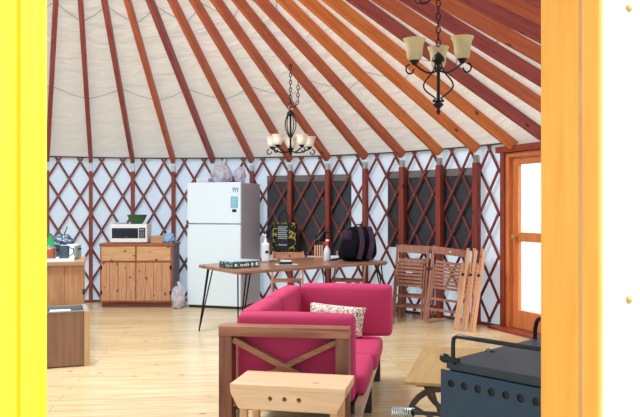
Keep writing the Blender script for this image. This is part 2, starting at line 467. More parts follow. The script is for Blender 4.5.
# ---- lattice
def lattice(a_lo, a_hi):
    mb = MB(); zs = .2475; z2 = 1.772; zt = 2.072; zb = .035
    k0 = int((a_lo-PH0)/(ND/2))-6; k1 = int((a_hi-PH0)/(ND/2))+6
    for dr, rad in ((1, R-.018), (-1, R+.004)):
        for k in range(k0, k1+1):
            base = PH0+k*ND/2
            pts = []
            zz = [zb+(zt-zb)*i/14 for i in range(15)]
            kk = dr/zs*ND/4
            zlim = sorted((z2+(a_lo-base)/kk, z2+(a_hi-base)/kk))
            za, zc_ = max(zb, zlim[0]), min(zt, zlim[1])
            if zc_-za < .02: continue
            zz = [za+(zc_-za)*i/14 for i in range(15)]
            for z in zz: pts.append((base+kk*(z-z2), z))
            if len(pts) < 2: continue
            w = .0185; b = len(mb.v); th = .011
            for a, z in pts:
                for rr_ in (rad-th/2, rad+th/2):
                    da = w/rr_
                    mb.v.append(tuple(wp(a-da, rr_, z))); mb.v.append(tuple(wp(a+da, rr_, z)))
            for i in range(len(pts)-1):
                o, p = b+4*i, b+4*i+4
                mb.f += [(o, o+1, p+1, p), (o+2, p+2, p+3, o+3), (o, p, p+2, o+2), (o+1, o+3, p+3, p+1)]
            mb.f.append((b, b+2, b+3, b+1)); e = b+4*(len(pts)-1); mb.f.append((e, e+1, e+3, e+2))
    return mb
lt = lattice(-1.15, ADL-.012).build('wall_lattice', M['lath'])
tag(lt, 'red-brown crisscross wooden lattice standing against the round white wall', 'lattice')
bl = MB()
for i in range(-4, 26):
    for j in range(9):
        a = PH0+i*ND/2+(ND/4 if j % 2 else 0); z = 1.772-.2475*(j-1) if True else 0
        a = PH0+i*ND/2+(0 if j % 2 else ND/4); z = 2.0195-.2475*j
        if -1.1 < a < ADL-.03 and z > .05:
            p = wp(a, R-.025, z); n_ = Vector((CX-p.x, CY-p.y, 0)).normalized()
            bl.box(p, (.009,.006,.009), rot=(0,0,-a))
bl.build('lattice_bolt', M['steel'], lt)['kind'] = 'stuff'

# ---- windows
for k, (p0, p1, z0, z1) in enumerate(((266.5, 350, .68, 1.815), (386.5, 471.5, .84, 1.83)), 1):
    a0, a1 = ang(p0), ang(p1)
    w = MB(); cyl_patch(w, a0, a1, z0, z1, RW-.014, th=.008)
    o = struct(w.build('window_%d' % k, M['screen'], smooth=True, angle=30),
        ('dark screened window in the round wall behind the hairpin table', 'dark screened window above the folded wooden chairs')[k-1], 'window')
    e = MB(); cyl_patch(e, a0, a1, z1-.085, z1+.005, RW-.024, th=.009)
    e.build('window_flap', M['screenedge'], o, smooth=True, angle=30)

# ---- upright posts and rafters
where_post = {0:'beside the yellow door casing', 1:'between the kitchen counter and the pine cabinet', 2:'directly behind the microwave',
 3:'just left of the refrigerator', 4:'hidden behind the refrigerator', 5:'just right of the refrigerator', 6:'below the far chandelier, crossing the left half of the window',
 7:'crossing the right half of the window behind the table', 8:'between the two dark windows', 9:'at the left edge of the window above the folded chairs',
 10:'crossing the middle of the window above the folded chairs', 11:'nearest the glass door'}
rm = ['rafterC','rafterC','rafterC','rafterC','rafterC','rafterC','rafterC','rafterC','rafterC','rafterA','rafterB','rafterA','rafterA','rafterA','rafterA','rafterC']
where_post.update({-1:'first to the left of the one beside the yellow casing', -2:'second to the left of the one beside the yellow casing', -3:'third to the left of the one beside the yellow casing'})
for i in range(-3, 12):
    if i == 4: continue
    a = PH0+i*ND
    t = thing('support_post', 'square red-brown upright post '+where_post[i], 'post', wp(a, R-.066, 0), -a, 'upright posts along the wall')
    hw_ = .026 if i < 6 else .030 if i < 9 else .037
    MB().bx(-hw_,hw_,-.036,.036,0,1.88).build('post_shaft', M['post'], t, bevel=.004)
    b = MB(); b.bx(-.024,.024,-.034,.034,1.882,1.970); b.build('post_bracket', M['steel'], t, bevel=.003)
over = {0:'rafter at the far left beside the yellow casing'}
for i in range(-4, 23):
    a = PH0+i*ND
    if i < 4: d = 'timber roof rafter, %s to the left of the one above the refrigerator' % {3:'first',2:'second',1:'third',0:'fourth',-1:'fifth',-2:'sixth',-3:'seventh',-4:'eighth'}[i]
    elif i == 4: d = 'timber roof rafter whose foot ends above the refrigerator'
    else:
        ords = ['first','second','third','fourth','fifth','sixth','seventh','eighth','ninth','tenth','eleventh','twelfth','thirteenth','fourteenth','fifteenth','sixteenth','seventeenth','eighteenth']
        d = 'timber roof rafter, %s to the right of the one above the refrigerator' % ords[i-5]
    t = MB()
    r0, r1 = R-.035, .90
    # local frame: x runs inward and up along the rafter
    L_ = sqrt((r0-r1)**2*(1+SL*SL))
    t.bx(0, L_, -.026, .026, -.058, .058)
    t.v = [(x + (.05 if (x < .01 and z < 0) else 0), y, z) for x, y, z in t.v]
    random.seed(i+50)
    mt = M[{0:'rafterC',1:'rafterC',2:'rafterC',3:'rafterA',4:'rafterC',5:'rafterA',6:'rafterA',7:'rafterA',8:'rafterA',9:'rafterA',10:'rafterB',11:'rafterB',12:'rafterB'}.get(i, ('rafterA','rafterC')[i % 2])]
    o = t.build('rafter', mt, bevel=.004)
    p = wp(a, r0, ZR0+(R-r0)*SL-.085)
    inward = Vector((-sin(a), -cos(a), 0)); xd = (inward+Vector((0,0,SL))).normalized(); yd = Vector((0,0,1)).cross(xd).normalized(); zd = xd.cross(yd)
    o.matrix_world = Matrix(((xd.x,yd.x,zd.x,p.x),(xd.y,yd.y,zd.y,p.y),(xd.z,yd.z,zd.z,p.z),(0,0,0,1)))
    tag(o, d, 'rafter', 'roof rafters')

# ---- glass door on the right
dv = (PDR-PDL).normalized(); dn = Vector((-dv.y, dv.x, 0))    # outward normal
if dn.dot(PDL-Vector((CX,CY,0))) < 0: dn = -dn
rzd = atan2(dv.y, dv.x)
door = bpy.data.objects.new('door_1', None); COL.objects.link(door); door.location = PDL; door.rotation_euler.z = rzd
struct(door, 'orange-framed glass door at the right with two panes', 'door')
sy = 1 if dn.dot(Vector((-sin(rzd), cos(rzd), 0))) > 0 else -1   # outward along local y
W = CHORD
def dbx(*seg):
    m = MB()
    for x0,x1,y0,y1,z0,z1 in seg: m.bx(x0,x1,sy*y0,sy*y1,z0,z1)
    return m
dbx((0,.06,-.05,.10,0,1.965),(W-.06,W,-.05,.10,0,1.965)).build('door_trim', M['doorred'], door, bevel=.004)
dbx((.06,.115,-.02,.10,0,1.965),(W-.115,W-.06,-.02,.10,0,1.965),(.06,W-.06,-.02,.10,1.915,1.965)).build('door_jamb', M['doorwood'], door, bevel=.006)
dbx((-.06,W+.06,-.07,.10,1.97,2.04)).build('door_header', M['doorred'], door, bevel=.004)
dbx((-.08,W+.06,-.16,.12,0,.03)).build('door_threshold', M['doorred'], door, bevel=.004)
st = .10; l0, l1 = .12, W-.12
dbx((l0,l0+st,.03,.075,.03,1.91),(l1-st,l1,.03,.075,.03,1.91),(l0+st,l1-st,.03,.075,1.83,1.91),(l0+st,l1-st,.03,.075,.985,1.085),(l0+st,l1-st,.03,.075,.03,.23)).build('door_leaf', M['doorwood'], door, bevel=.004)
dbx((l0+st,l1-st,.05,.056,1.085,1.83)).build('glass_pane', M['glass'], door)
dbx((l0+st,l1-st,.05,.056,.23,.985)).build('glass_pane', M['glass'], door)
h = MB(); h.lathe([(.026,0),(.026,.008),(.01,.012),(.01,.05),(.024,.055),(.028,.07),(.02,.085),(0,.088)], (l0+.078, sy*.03, 1.03), 14, Euler((radians(90)*sy,0,0)).to_matrix().to_4x4())
h.build('door_handle', M['brass'], door, smooth=True)

# ---- entrance doorway
jr = bpy.data.objects.new('trim_2', None); COL.objects.link(jr)
IR = EO_R - DO*.18
jr.location = IR; jr.rotation_euler.z = atan2(DT.y, DT.x)        # local x right along wall, local y inward (-outward)
struct(jr, 'broad yellow-orange wooden door jamb on the right', 'door jamb')
def jbx(o, *seg):
    m = MB()
    for x0,x1,d0,d1,z0,z1 in seg: m.bx(x0,x1,-d0,-d1,z0,z1)
    return m
jbx(0,(0,.05,0,.118,-.05,2.2)).build('jamb_board', M['jamb'], jr, bevel=.004)
jbx(0,(.004,.05,.118,.128,-.05,2.2)).build('jamb_stop', M['binpale'], jr)
jbx(0,(-.002,.012,.128,.18,-.05,2.2)).build('jamb_casing', M['jamb'], jr, bevel=.006)
jl = bpy.data.objects.new('trim_3', None); COL.objects.link(jl)
jl.location = EO_L - DO*.18; jl.rotation_euler.z = atan2(DT.y, DT.x)
struct(jl, 'bright yellow wooden door casing on the left', 'door casing')
jbx(0,(-.05,0,0,.168,-.05,2.2)).build('jamb_board', M['jambL'], jl, bevel=.004)
jbx(0,(-.037,-.014,.168,.180,-.05,2.2)).build('jamb_stop', M['jambL'], jl, bevel=.004)
jbx(0,(-.10,-.037,.150,.170,-.05,2.2)).build('jamb_casing', M['jambL'], jl, bevel=.006)
hd = jbx(0,(0,1.12,0,.18,2.15,2.2)).build('trim_4', M['jamb'], None, loc=jl.location, rz=atan2(DT.y, DT.x))
struct(hd, 'wooden head board across the top of the entrance', 'door head')
ew = jbx(0,(.013,.75,.13,.176,-.05,2.2)).build('wall_front', M['ext'], None, loc=IR, rz=atan2(DT.y, DT.x))
struct(ew, 'white outer cloth panel right of the entrance with brass snaps', 'wall')
for z in (1.795, 1.143, .49):
    s_ = MB(); s_.lathe([(.0085,0),(.0085,.002),(.006,.004),(0,.005)], (.094,-.176,z), 14, Euler((radians(90),0,0)).to_matrix().to_4x4())
    s_.build('brass_snap', M['brass'], ew, smooth=True)
ewl = jbx(0,(-.8,-.10,.12,.150,-.05,2.2)).build('wall_left', M['ext'], None, loc=jl.location, rz=atan2(DT.y, DT.x))
struct(ewl, 'white outer cloth panel left of the entrance', 'wall')

# ------------------------------------------------------------------ chandeliers
def chain(mb, pts, ll, w, r):
    """links along a polyline"""
    pts = [Vector(p) for p in pts]
    seg = [(pts[i+1]-pts[i]).length for i in range(len(pts)-1)]; tot = sum(seg); n = max(2, int(tot/(ll*.82)))
    for i in range(n):
        d = tot*(i+.5)/n; k = 0
        while k < len(seg)-1 and d > seg[k]: d -= seg[k]; k += 1
        t = (pts[k+1]-pts[k]).normalized(); p = pts[k]+t*d
        a = t.orthogonal().normalized(); b = t.cross(a)
        u = a*cos(radians(45)) + b*sin(radians(45)) if i % 2 else a*cos(radians(45)) - b*sin(radians(45))
        loop = []
        for q in range(10):
            an = 2*pi*q/10; loop.append(p + t*(cos(an)*ll/2) + u*(sin(an)*w/2))
        mb.tube(loop, r, 5, closed=True)
def spiral(c, r0, turns, sgn, n=14):
    return [(c[0]+sgn*(-1)*r0*(1-.6*i/n)*cos(2*pi*turns*i/n), c[1]-r0*(1-.6*i/n)*sin(2*pi*turns*i/n)) for i in range(n+1)]
def chandelier(name, label, loc, n, ang0, rho, zr, sh, rr_, zhub, zbot, ztop, thick, smat, chain_l, basket=False, can=1.0):
    t = thing(name, label, 'chandelier', loc, 0)
    # stem with hub and finial (z absolute; loc.z = 0)
    zh = zhub; L_ = zhub-zbot
    st = MB(); st.lathe([(0,zbot),(.010,zbot+.01),(.014,zbot+.03),(.008,zbot+.04),(.032,zbot+.062),(.034,zbot+.07),(.014,zbot+.085),(.011,zbot+.11),(.011,zh-.075),(.03,zh-.06),(.042,zh-.05),(.036,zh-.03),(.02,zh-.012),(.008,zh),(0,zh+.006)], (0,0,0), 14)
    st.build('stem', M['iron'], t, smooth=True)
    lp = MB(); lp.tube([(.024*cos(q*pi/7), 0, zh+.024+.024*sin(q*pi/7)) for q in range(14)], .004, 6, closed=True); lp.build('loop', M['steel'], t, smooth=True)
    ch = MB(); chain(ch, [(0,0,zh+.04),(0,0,ztop)], chain_l, chain_l*.55, thick*.62); ch.build('chain', M['iron'], t, smooth=True)
    cn = MB(); cn.lathe([(.05*can,ztop),(.045*can,ztop+.012),(.012*can,ztop+.022),(0,ztop+.024)], (0,0,0), 14); cn.build('canopy', M['iron'], t, smooth=True)
    for k in range(n):
        an = ang0+2*pi*k/n; u = Vector((cos(an), sin(an), 0))
        zs = zr-sh                                  # bottom of the shade
        def P(r, z): return (u.x*r, u.y*r, z)
        ar = MB()
        # arm: leaves the stem, dips, rises under the shade, ends in a curl outside it
        pts = []
        for q in range(13):
            f = q/12; pts.append(P(.012+(rho-.012)*f, zs-.055-.035*sin(pi*f)*(1-.5*f)+.03*f))
        ar.tube(pts, thick, 7)
        curl = []
        for q in range(15):
            f = q/14; th = pi*1.0-f*pi*1.55; rad = .034*(1-.35*f)
            curl.append(P(rho+.008-rad*0+.034*0 + .030*cos(th)*(1-.3*f)+.028, zs-.055+.034*sin(th)*-1*(1-.3*f)))
        ar.tube(curl, thick*.85, 6)
        # lyre scroll: hub -> bulge -> stem foot
        ly = []
        b = L_*.26
        if basket:
            for q in range(17):
                f = q/16; ly.append(P(.012+.052*sin(pi*f), zh-.01-.30*f))
            ar.tube(ly, thick*.8, 6)
        for q in range(0 if basket else 21):
            f = q/20; z = (zh-.05)+((zbot+.105)-(zh-.05))*f
            ly.append(P(.018+b*max(0, sin(pi*f**1.9))**1.2*.85, z))
        for q in range(1, 1 if basket else 9):
            f = q/8; ly.append(P(.018+.02*sin(f*pi*1.2)+.0, zbot+.105-.03*sin(f*pi*.6)+.02*f*f))
        if not basket: ar.tube(ly, thick*.85, 6)
        ao = ar.build('arm', M['iron'], t, smooth=True)
        cp = MB(); cp.lathe([(0,zs-.03),(.012,zs-.028),(.03,zs-.004),(.034,zs),(.022,zs+.002),(0,zs+.004)], tuple(u*rho), 14); cp.build('shade_cup', M['iron'], ao, smooth=True)
        s_ = MB()
        prof = [(rr_*.48,0),(rr_*.62,sh*.1),(rr_*.70,sh*.3),(rr_*.73,sh*.55),(rr_*.80,sh*.78),(rr_*1.0,sh),(rr_*.97,sh),(rr_*.77,sh*.77),(rr_*.70,sh*.55),(rr_*.67,sh*.3),(rr_*.58,sh*.12),(rr_*.2,sh*.05)]
        s_.lathe([(r,z+zs) for r, z in prof], tuple(u*rho), 22)
        s_.build('shade', smat, t, smooth=True, angle=60)
    return t
YN = 4.5; XN = (438.3-320)/F*YN
nc = chandelier('chandelier', 'near three-armed black iron chandelier with cream glass shades', (XN,YN,0), 3, radians(80.6), .170, 2.41, .135, .0725, 2.338, 1.94, 2.84, .0065, M['shade'], .05)
sw = MB(); chain(sw, [(-.005+(-.22)*q/16, -.0, 2.76-.155*sin(pi*q/16)**.8+.10*q/16) for q in range(17)]+[(-.24,0,2.92)], .05, .027, .004); sw.build('swag_chain', M['iron'], nc, smooth=True)
YF = 8.0; XF = (290.5-320)/F*YF
fc = chandelier('chandelier', 'far five-armed black iron chandelier with whitened glass shades', (XF,YF,0), 5, radians(90), .225, 2.165, .115, .075, 2.46, 1.95, 2.96, .008, M['shadelit'], .05, True, .35)
sw = MB(); chain(sw, [(.0,0,2.50),(.05,-.0,2.49),(.085,0,2.56),(.085,0,2.78)], .05, .03, .005); sw.build('swag_chain', M['iron'], fc, smooth=True)

# ------------------------------------------------------------------ kitchen side
# refrigerator
rf = thing('refrigerator', 'white top-freezer refrigerator against the lattice wall', 'refrigerator', (-1.058,9.43,0), -radians(17))
# local: x from -w to 0 along the front, y back
w_, d_, h_ = .79, .70, 1.70
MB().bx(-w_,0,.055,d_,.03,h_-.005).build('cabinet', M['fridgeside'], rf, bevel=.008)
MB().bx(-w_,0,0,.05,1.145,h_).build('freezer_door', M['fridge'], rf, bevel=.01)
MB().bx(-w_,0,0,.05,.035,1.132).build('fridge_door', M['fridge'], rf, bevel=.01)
MB().bx(-w_+.02,-.02,.02,.06,0,.034).build('toe_shadow', M['dark'], rf)  # dark strip standing in for the thin shadow below the door
for z0, z1 in ((1.148,1.185),(1.09,1.128)):
    MB().bx(-w_-.004,-w_+.02,-.02,.012,z0,z1).build('door_handle', M['rubber'], rf, bevel=.004)
nt = thing('fridge_note', 'pale blue printed sheet held on the freezer door', 'note', (0,0,0), 0)
nt.matrix_world = Matrix.Translation(rf.location) @ Euler((0,0,-radians(17))).to_matrix().to_4x4() @ Matrix.Translation((-.09,-.001,1.43))
MB().bx(-.052,.052,-.004,0,-.075,.078).build('sheet', M['blue'], nt)
tx = MB()
for k in range(6): tx.bx(-.04,.04-.012*(k%3),-.006,-.004,.055-.022*k,.059-.022*k)
tx.build('printing', M['white'], nt)
for (zc, nm, lb) in ((.165,'fridge_lettering','black scribbled lettering magnet at the top of the freezer door'),(-.112,'fridge_magnet','small dark magnet label below the pale blue sheet')):
    m_ = MB()
    if zc > 0:
        for q in range(3):
            x = -.035+.03*q; m_.tube([(x,-.003,.03),(x+.012,-.003,-.0),(x+.022,-.003,.03),(x+.010,-.003,-.03)], .0035, 5)
    else: m_.bx(-.03,.03,-.005,0,-.018,.018)
    o = m_.build(nm, M['dark']); o.matrix_world = nt.matrix_world @ Matrix.Translation((.01 if zc > 0 else 0,0,zc)); tag(o, lb, 'magnet')
def on_fridge(x, y): return Matrix.Translation(rf.location) @ Euler((0,0,-radians(17))).to_matrix().to_4x4() @ Vector((x,y,h_+.001))
p = on_fridge(-.415,.30)
b = MB(); b.blob(p, (.28,.24,.25), 3, .26, 2.2); b.tube([(p.x+.02,p.y,p.z+.2),(p.x+.03,p.y,p.z+.27),(p.x+.045,p.y,p.z+.31),(p.x+.05,p.y,p.z+.335)], .02, 8, rs=[.07,.022,.03,.016])
tag(b.build('plastic_bag', M['whitecloth'], smooth=True, angle=0), 'larger knotted white plastic bag on top of the refrigerator', 'bag')
p = on_fridge(-.155,.34); b = MB(); b.blob(p, (.155,.2,.21), 8, .3, 2.4)
tag(b.build('plastic_bag', M['whitecloth'], smooth=True, angle=0), 'smaller white plastic bag at the right on the refrigerator', 'bag')
p = on_fridge(-.665,.30); t = thing('food_tray', 'low clear white tray on the left of the refrigerator top', 'tray', p, -radians(17))
MB().rbox((0,0,.035),(.19,.2,.07),.015).build('tray_body', M['bottle'], t, smooth=True, weld=True)

# pine cabinet
YC = 9.62; XL = (100-320)/F*YC; XR = (172.5-320)/F*YC; WC = XR-XL; ZC = .872
cb = thing('kitchen_cabinet', 'two-door pine cabinet under the microwave', 'cabinet', (XL,YC,0))
MB().bx(0.01,WC-.02,.02,.46,.09,ZC-.035).build('carcass', M['pine'], cb)
MB().bx(-.01,WC+.015,-.012,.48,ZC-.035,ZC).build('counter_top', M['pinered'], cb, bevel=.004)
MB().bx(0.02,WC-.02,.03,.44,0,.09).build('kick_board', M['kick'], cb)
MB().bx(WC-.02,WC+.0,.02,.48,0,ZC-.036).build('side_panel', M['greypanel'], cb)
fr = MB(); fr.bx(0,.02,0,.02,.07,ZC-.036); fr.bx(WC-.02,WC,0,.02,.07,ZC-.036); fr.bx(.02,WC-.02,0,.02,.07,.09); fr.bx(.02,WC-.02,0,.02,.615,.635); fr.bx(WC/2-.008,WC/2+.008,0,.02,.635,ZC-.036)
fr.build('face_frame', M['pinered'], cb)
for k in range(2):
    x0 = .022+k*(WC/2-.012); x1 = x0+WC/2-.034
    d = MB().bx(x0,x1,-.014,.004,.638,ZC-.042).build('drawer', M['pinex'], cb, bevel=.003)
    dd = MB(); nb = 4
    for q in range(nb): dd.bx(x0+(x1-x0)*q/nb+.002, x0+(x1-x0)*(q+1)/nb-.002, -.014,.004,.095,.612)
    dr = dd.build('door', M['pine'], cb, bevel=.002)
    hx = x0 if k == 0 else x1
    for z in (.18,.52): MB().bx(hx-.012,hx+.012,-.02,-.004,z,z+.05).build('hinge', M['iron'], dr)
# microwave
XM0 = (110.3-320)/F*9.66; XM1 = (146.8-320)/F*9.66; WM = XM1-XM0; HM = .262
mw = thing('microwave', 'white microwave oven with dark door on the pine cabinet', 'microwave', (XM0,9.66,ZC))
MB().bx(0,WM,.015,.27,.012,HM).build('housing', M['white'], mw, bevel=.006)
MB().bx(0,WM,0,.018,.012,HM).build('front_bezel', M['white'], mw, bevel=.006)
MB().bx(.022,WM*.76,-.006,.004,.07,HM-.055).build('door_window', M['micdoor'], mw, bevel=.002)
pn = MB().bx(WM*.78,WM-.02,-.005,.004,.07,HM-.05).build('control_panel', M['micpanel'], mw, bevel=.002)
k_ = MB()
for r in range(4):
    for c in range(3): k_.bx(WM*.80+.024*c, WM*.80+.024*c+.016, -.008,-.004,.08+.022*r,.092+.022*r)
k_.bx(WM*.80,WM*.80+.064,-.008,-.004,HM-.085,HM-.065)
k_.build('button', M['greytoast'], pn)
MB().bx(WM*.40,WM*.47,-.0075,-.005,.085,.091).build('badge', M['greytoast'], mw)
f_ = MB()
for x in (.04,WM-.04):
    for y in (.05,.3): f_.lathe([(.014,0),(.014,.014)], (x,y,0), 10)
f_.build('foot', M['dark'], mw)
bw = thing('colander', 'dark green plastic colander on top of the microwave', 'colander', ((137-320)/F*9.8, 9.8, ZC+HM+.001))
MB().lathe([(.07,0),(.078,.006),(.112,.06),(.138,.122),(.145,.126),(.132,.118),(.106,.06),(.066,.012),(0,.010)], (0,0,0), 10).build('colander_bowl', M['colander'], bw, smooth=False)
pl = MB().lathe([(.05,0),(.09,.008),(.105,.018),(.100,.02),(.05,.010),(0,.009)], ((119.5-320)/F*9.8,9.8,ZC+HM+.001), 24).build('plate', M['white'], smooth=True)
tag(pl, 'white plate lying on the left of the microwave top', 'plate')
bb = thing('wooden_box', 'low pine box beside the microwave on the cabinet', 'box', ((157-320)/F*9.87+.035, 9.86, ZC))
MB().bx(-.10,.085,-.09,.10,0,.078).build('box_body', M['pinex'], bb, bevel=.004)
MB().bx(-.105,.09,-.095,.105,.079,.094).build('lid', M['pinex'], bb, bevel=.003)
p = ((169-320)/F*9.72, 9.72, ZC+.001)
b = MB(); b.blob(p, (.15,.13,.13), 5, .5, 2.6)
tag(b.build('plastic_wrapper', M['bluecl'], smooth=True, angle=0), 'crumpled light blue plastic wrapper at the right end of the cabinet top', 'wrapper')
p = fl(180, 308.5)
b = MB(); b.blob((p.x-.02,p.y+.0,0), (.17,.19,.30), 11, .35, 2.0); b.tube([(p.x-.02,p.y,.24),(p.x,p.y,.31),(p.x-.03,p.y+.01,.36)], .03, 8, rs=[.06,.028,.018])
tag(b.build('trash_bag', M['whitecloth'], smooth=True, angle=0), 'white plastic bag on the floor between cabinet and refrigerator', 'bag')

# kitchen counter at the left with crockery
RC = radians(17); cu = Vector((cos(RC), sin(RC), 0)); cv = Vector((-sin(RC), cos(RC), 0))
KC = thing('kitchen_counter', 'pine board kitchen counter at the left behind the bin', 'counter', (-2.185,6.56,0), RC)
MB().bx(-1.15,-.01,.03,.66,.0,.82).build('carcass', M['counter'], KC)
f_ = MB()
for k in range(7): f_.bx(-.012-.16*(k+1)+.002, -.012-.16*k, 0,.028,.07,.82)
f_.build('front_board', M['counter'], KC, bevel=.002)
MB().bx(-1.2,.0,-.025,.70,.82,.858).build('counter_top', M['countertop'], KC, bevel=.004)
for z in (.30,.55): MB().bx(-.012,.004,-.012,.02,z,z+.05).build('hinge', M['iron'], KC)
def kc(x, y, z=.859): 
    v = KC.location + cu*x + cv*y; return (v.x, v.y, z)
t = thing('dish_tray', 'white plastic drying tray on the left counter', 'tray', kc(-.33,.12), RC)
m_ = MB(); m_.bx(-.24,.24,-.12,.13,0,.012)
for a in ((-.24,.24,-.12,-.11),(-.24,.24,.12,.13),(-.24,-.23,-.11,.12),(.23,.24,-.11,.12)): m_.bx(*a,.012,.028)
m_.build('tray_body', M['white'], t)
t = thing('metal_mug', 'tall grey-blue metal mug on the drying tray', 'mug', kc(-.178,.075,.8725), RC)
MB().lathe([(.042,0),(.045,.005),(.048,.13),(.044,.13),(.041,.01),(0,.008)], (0,0,0), 20).build('mug_body', M['greypot'], t, smooth=True)
MB().tube([(.045,0,.11),(.08,0,.10),(.085,0,.06),(.046,0,.03)], .006, 6).build('handle', M['greypot'], t, smooth=True)
t = thing('copper_pot', 'copper canister at the left end of the drying tray', 'canister', kc(-.31,.08,.8725), RC)
MB().lathe([(.055,0),(.06,.005),(.06,.10),(.055,.105),(0,.105)], (0,0,0), 20).build('canister_body', M['copper'], t, smooth=True)
MB().lathe([(.058,.106),(.058,.118),(.012,.122),(.012,.135),(0,.136)], (0,0,0), 20).build('lid', M['chrome'], t, smooth=True)
t = thing('green_bottle', 'green glass bottle at the back of the left counter', 'bottle', kc(-.315,.305), RC)
MB().lathe([(.036,0),(.04,.01),(.04,.15),(.016,.20),(.015,.245),(.018,.25),(0,.25)], (0,0,0), 18).build('bottle_body', M['green'], t, smooth=True)
b = MB(); b.blob((0,0,0), (.24,.2,.16), 21, .35, 2.5)
t = thing('pan_heap', 'tangled heap of grey pans and foil behind the metal mug', 'pans', kc(-.235,.595), RC)
MB().lathe([(.08,0),(.085,.005),(.09,.07),(.085,.07),(.08,.008),(0,.006)], (0,0,0), 20).build('pan', M['greypot'], t, smooth=True)
b.v = [(x,y,z+.072) for x,y,z in b.v]; b.build('foil', M['foil'], t, smooth=True, angle=0)
h = MB(); h.tube([(.08,0,.06),(.15,-.02,.09),(.19,-.03,.10)], .008, 6); h.tube([(.02,.02,.2),(.05,.0,.28),(.06,.0,.31)], .006, 6); h.tube([(-.05,0,.15),(-.1,0,.2)], .006, 6); h.build('pan_handle', M['dark'], t, smooth=True)
t = thing('toaster', 'white toaster with grey end on the left counter', 'toaster', kc(-.145,.36), RC+radians(-14))
MB().rbox((0,0,.075),(.14,.22,.13),.025).build('housing', M['white'], t, smooth=True, weld=True)
MB().bx(.071,.09,-.09,.09,.012,.135).build('end_panel', M['greytoast'], t, bevel=.008)
MB().bx(.09,.112,-.015,.015,.09,.105).build('lever', M['dark'], t, bevel=.003)
MB().bx(-.04,-.01,-.09,.09,.1385,.1415).build('slot', M['dark'], t)

# bin
BN = thing('storage_bin', 'open brown plywood bin standing in front of the left counter', 'bin', (-1.985,6.06,0), RC+radians(4))
HB = .468
MB().bx(-.85,-.035,0,.02,0.01,HB).build('front_panel', M['binply'], BN)
MB().bx(-.032,.012,-.005,.03,0,HB+.004).build('corner_post', M['binpale'], BN, bevel=.003)
MB().bx(-.03,.0,.03,.40,0.01,HB).build('side_panel', M['binply'], BN)
MB().bx(-.85,-.0,.40,.42,0.01,HB+.005).build('back_panel', M['bingrey'], BN)
MB().bx(-.85,-.03,.02,.40,0.01,.03).build('bottom_panel', M['binply'], BN)
rmB = MB(); rmB.bx(-.85,-.033,-.004,.024,HB,HB+.008); rmB.bx(-.034,.003,.03,.42,HB,HB+.008)
rmB.build('rim', M['bingrey'], BN)
MB().bx(-.80,-.05,.05,.37,.031,.437).build('liner', M['dark'], BN)  # solid dark block, the bin's shaded inside put into the colour
pp = MB().box((0,0,0),(.17,.10,.012),(0,0,0)).build('paper_stack', M['white'], None)
v = BN.location + Vector((cos(RC+.07),sin(RC+.07),0))*-.22 + Vector((-sin(RC+.07),cos(RC+.07),0))*.27
pp.location = (v.x, v.y, .4325); pp.rotation_euler = (0, 0, RC); pp.scale = (1,1,1)
pp.location.z = .4455
tag(pp, 'white paper lying inside the open brown bin', 'paper')

# ------------------------------------------------------------------ hairpin table
TZ = .735
TA, TB_, TC, TD = Vector((-1.35,7.74)), Vector((-.805,6.88)), Vector((.815,8.22)), Vector((.12,9.12))
tb = thing('dining_table', 'long wooden slab table on thin black hairpin legs', 'table', (-.3,7.9,0))
def rounded(poly, r, n=6):
    out = []
    m = len(poly)
    for i in range(m):
        p, a, b = poly[i], poly[i-1], poly[(i+1)%m]
        u, v = (a-p).normalized(), (b-p).normalized()
        s0, s1 = p+u*r, p+v*r
        for k in range(n+1):
            f = k/n; out.append(tuple((s0*(1-f)**2 + p*2*f*(1-f) + s1*f*f)))
    return out
poly = rounded([TA,TB_,TC,TD], .09)
loc = tb.location
ttop = MB(); TR = radians(43)
ttop.prism([(x-loc.x, y-loc.y) for x, y in poly], TZ-.032, TZ)
# grain runs along the table: give the slab its own rotated frame
ro = Matrix.Rotation(-TR, 4, 'Z'); ttop.v = [tuple(ro @ Vector(v)) for v in ttop.v]
ttop.build('tabletop', M['tabletop'], tb, bevel=.008, rz=TR)
for c in (TA, TB_, TC, TD):
    cen = (TA+TB_+TC+TD)/4; o = (cen-c).normalized(); q = c+o*.13
    lg = MB(); foot = Vector((c.x+o.x*.03-loc.x, c.y+o.y*.03-loc.y, 0))
    side = Vector((-o.y, o.x, 0)); base = Vector((q.x-loc.x, q.y-loc.y, TZ-.036))
    for s_ in (-1, 0, 1):
        top = base+side*(.07*s_) + Vector((o.x,o.y,0))*(.05 if s_ == 0 else -.0)
        pts = [top, foot+Vector((side.x*.006*s_, side.y*.006*s_, .02)), foot+Vector((0,0,.006))]
        lg.tube(pts, .008, 6)
    lg.box(base+Vector((0,0,.002)), (.13,.13,.004), rot=(0,0,atan2(o.y,o.x)))
    lg.build('hairpin_leg', M['black'], tb, smooth=True)

# puzzle box, sanitizer, gadget, rack, lamp, spray bottle, papers, backpack
pz = thing('puzzle_box', 'flat teal puzzle box at the left end of the table', 'box', (-.88,7.16,TZ+.001), radians(43))
MB().bx(0,.34,0,.24,0,.064).build('box_base', M['puzzle'], pz, bevel=.002)
MB().bx(-.002,.342,-.002,.242,.065,.074).build('lid', M['puzzletop'], pz, bevel=.002)
d_ = MB()
for x0,x1,z0,z1 in ((.02,.05,.02,.05),(.23,.26,.02,.052),(.29,.32,.018,.054)): MB().bx(x0,x1,-.002,.0,z0,z1).build('emblem', M['white'], pz)
for k in range(5): d_.bx(.09+.024*k,.105+.024*k,-.002,.0,.022,.044)
d_.build('lettering', M['white'], pz)
p = fl(265.5,262,TZ); t = thing('pump_bottle', 'tall white pump bottle of hand sanitizer on the table', 'bottle', (p.x,p.y,TZ+.001))
MB().rbox((0,0,.11),(.088,.06,.22),.018).build('bottle_body', M['bottle'], t, smooth=True, weld=True)
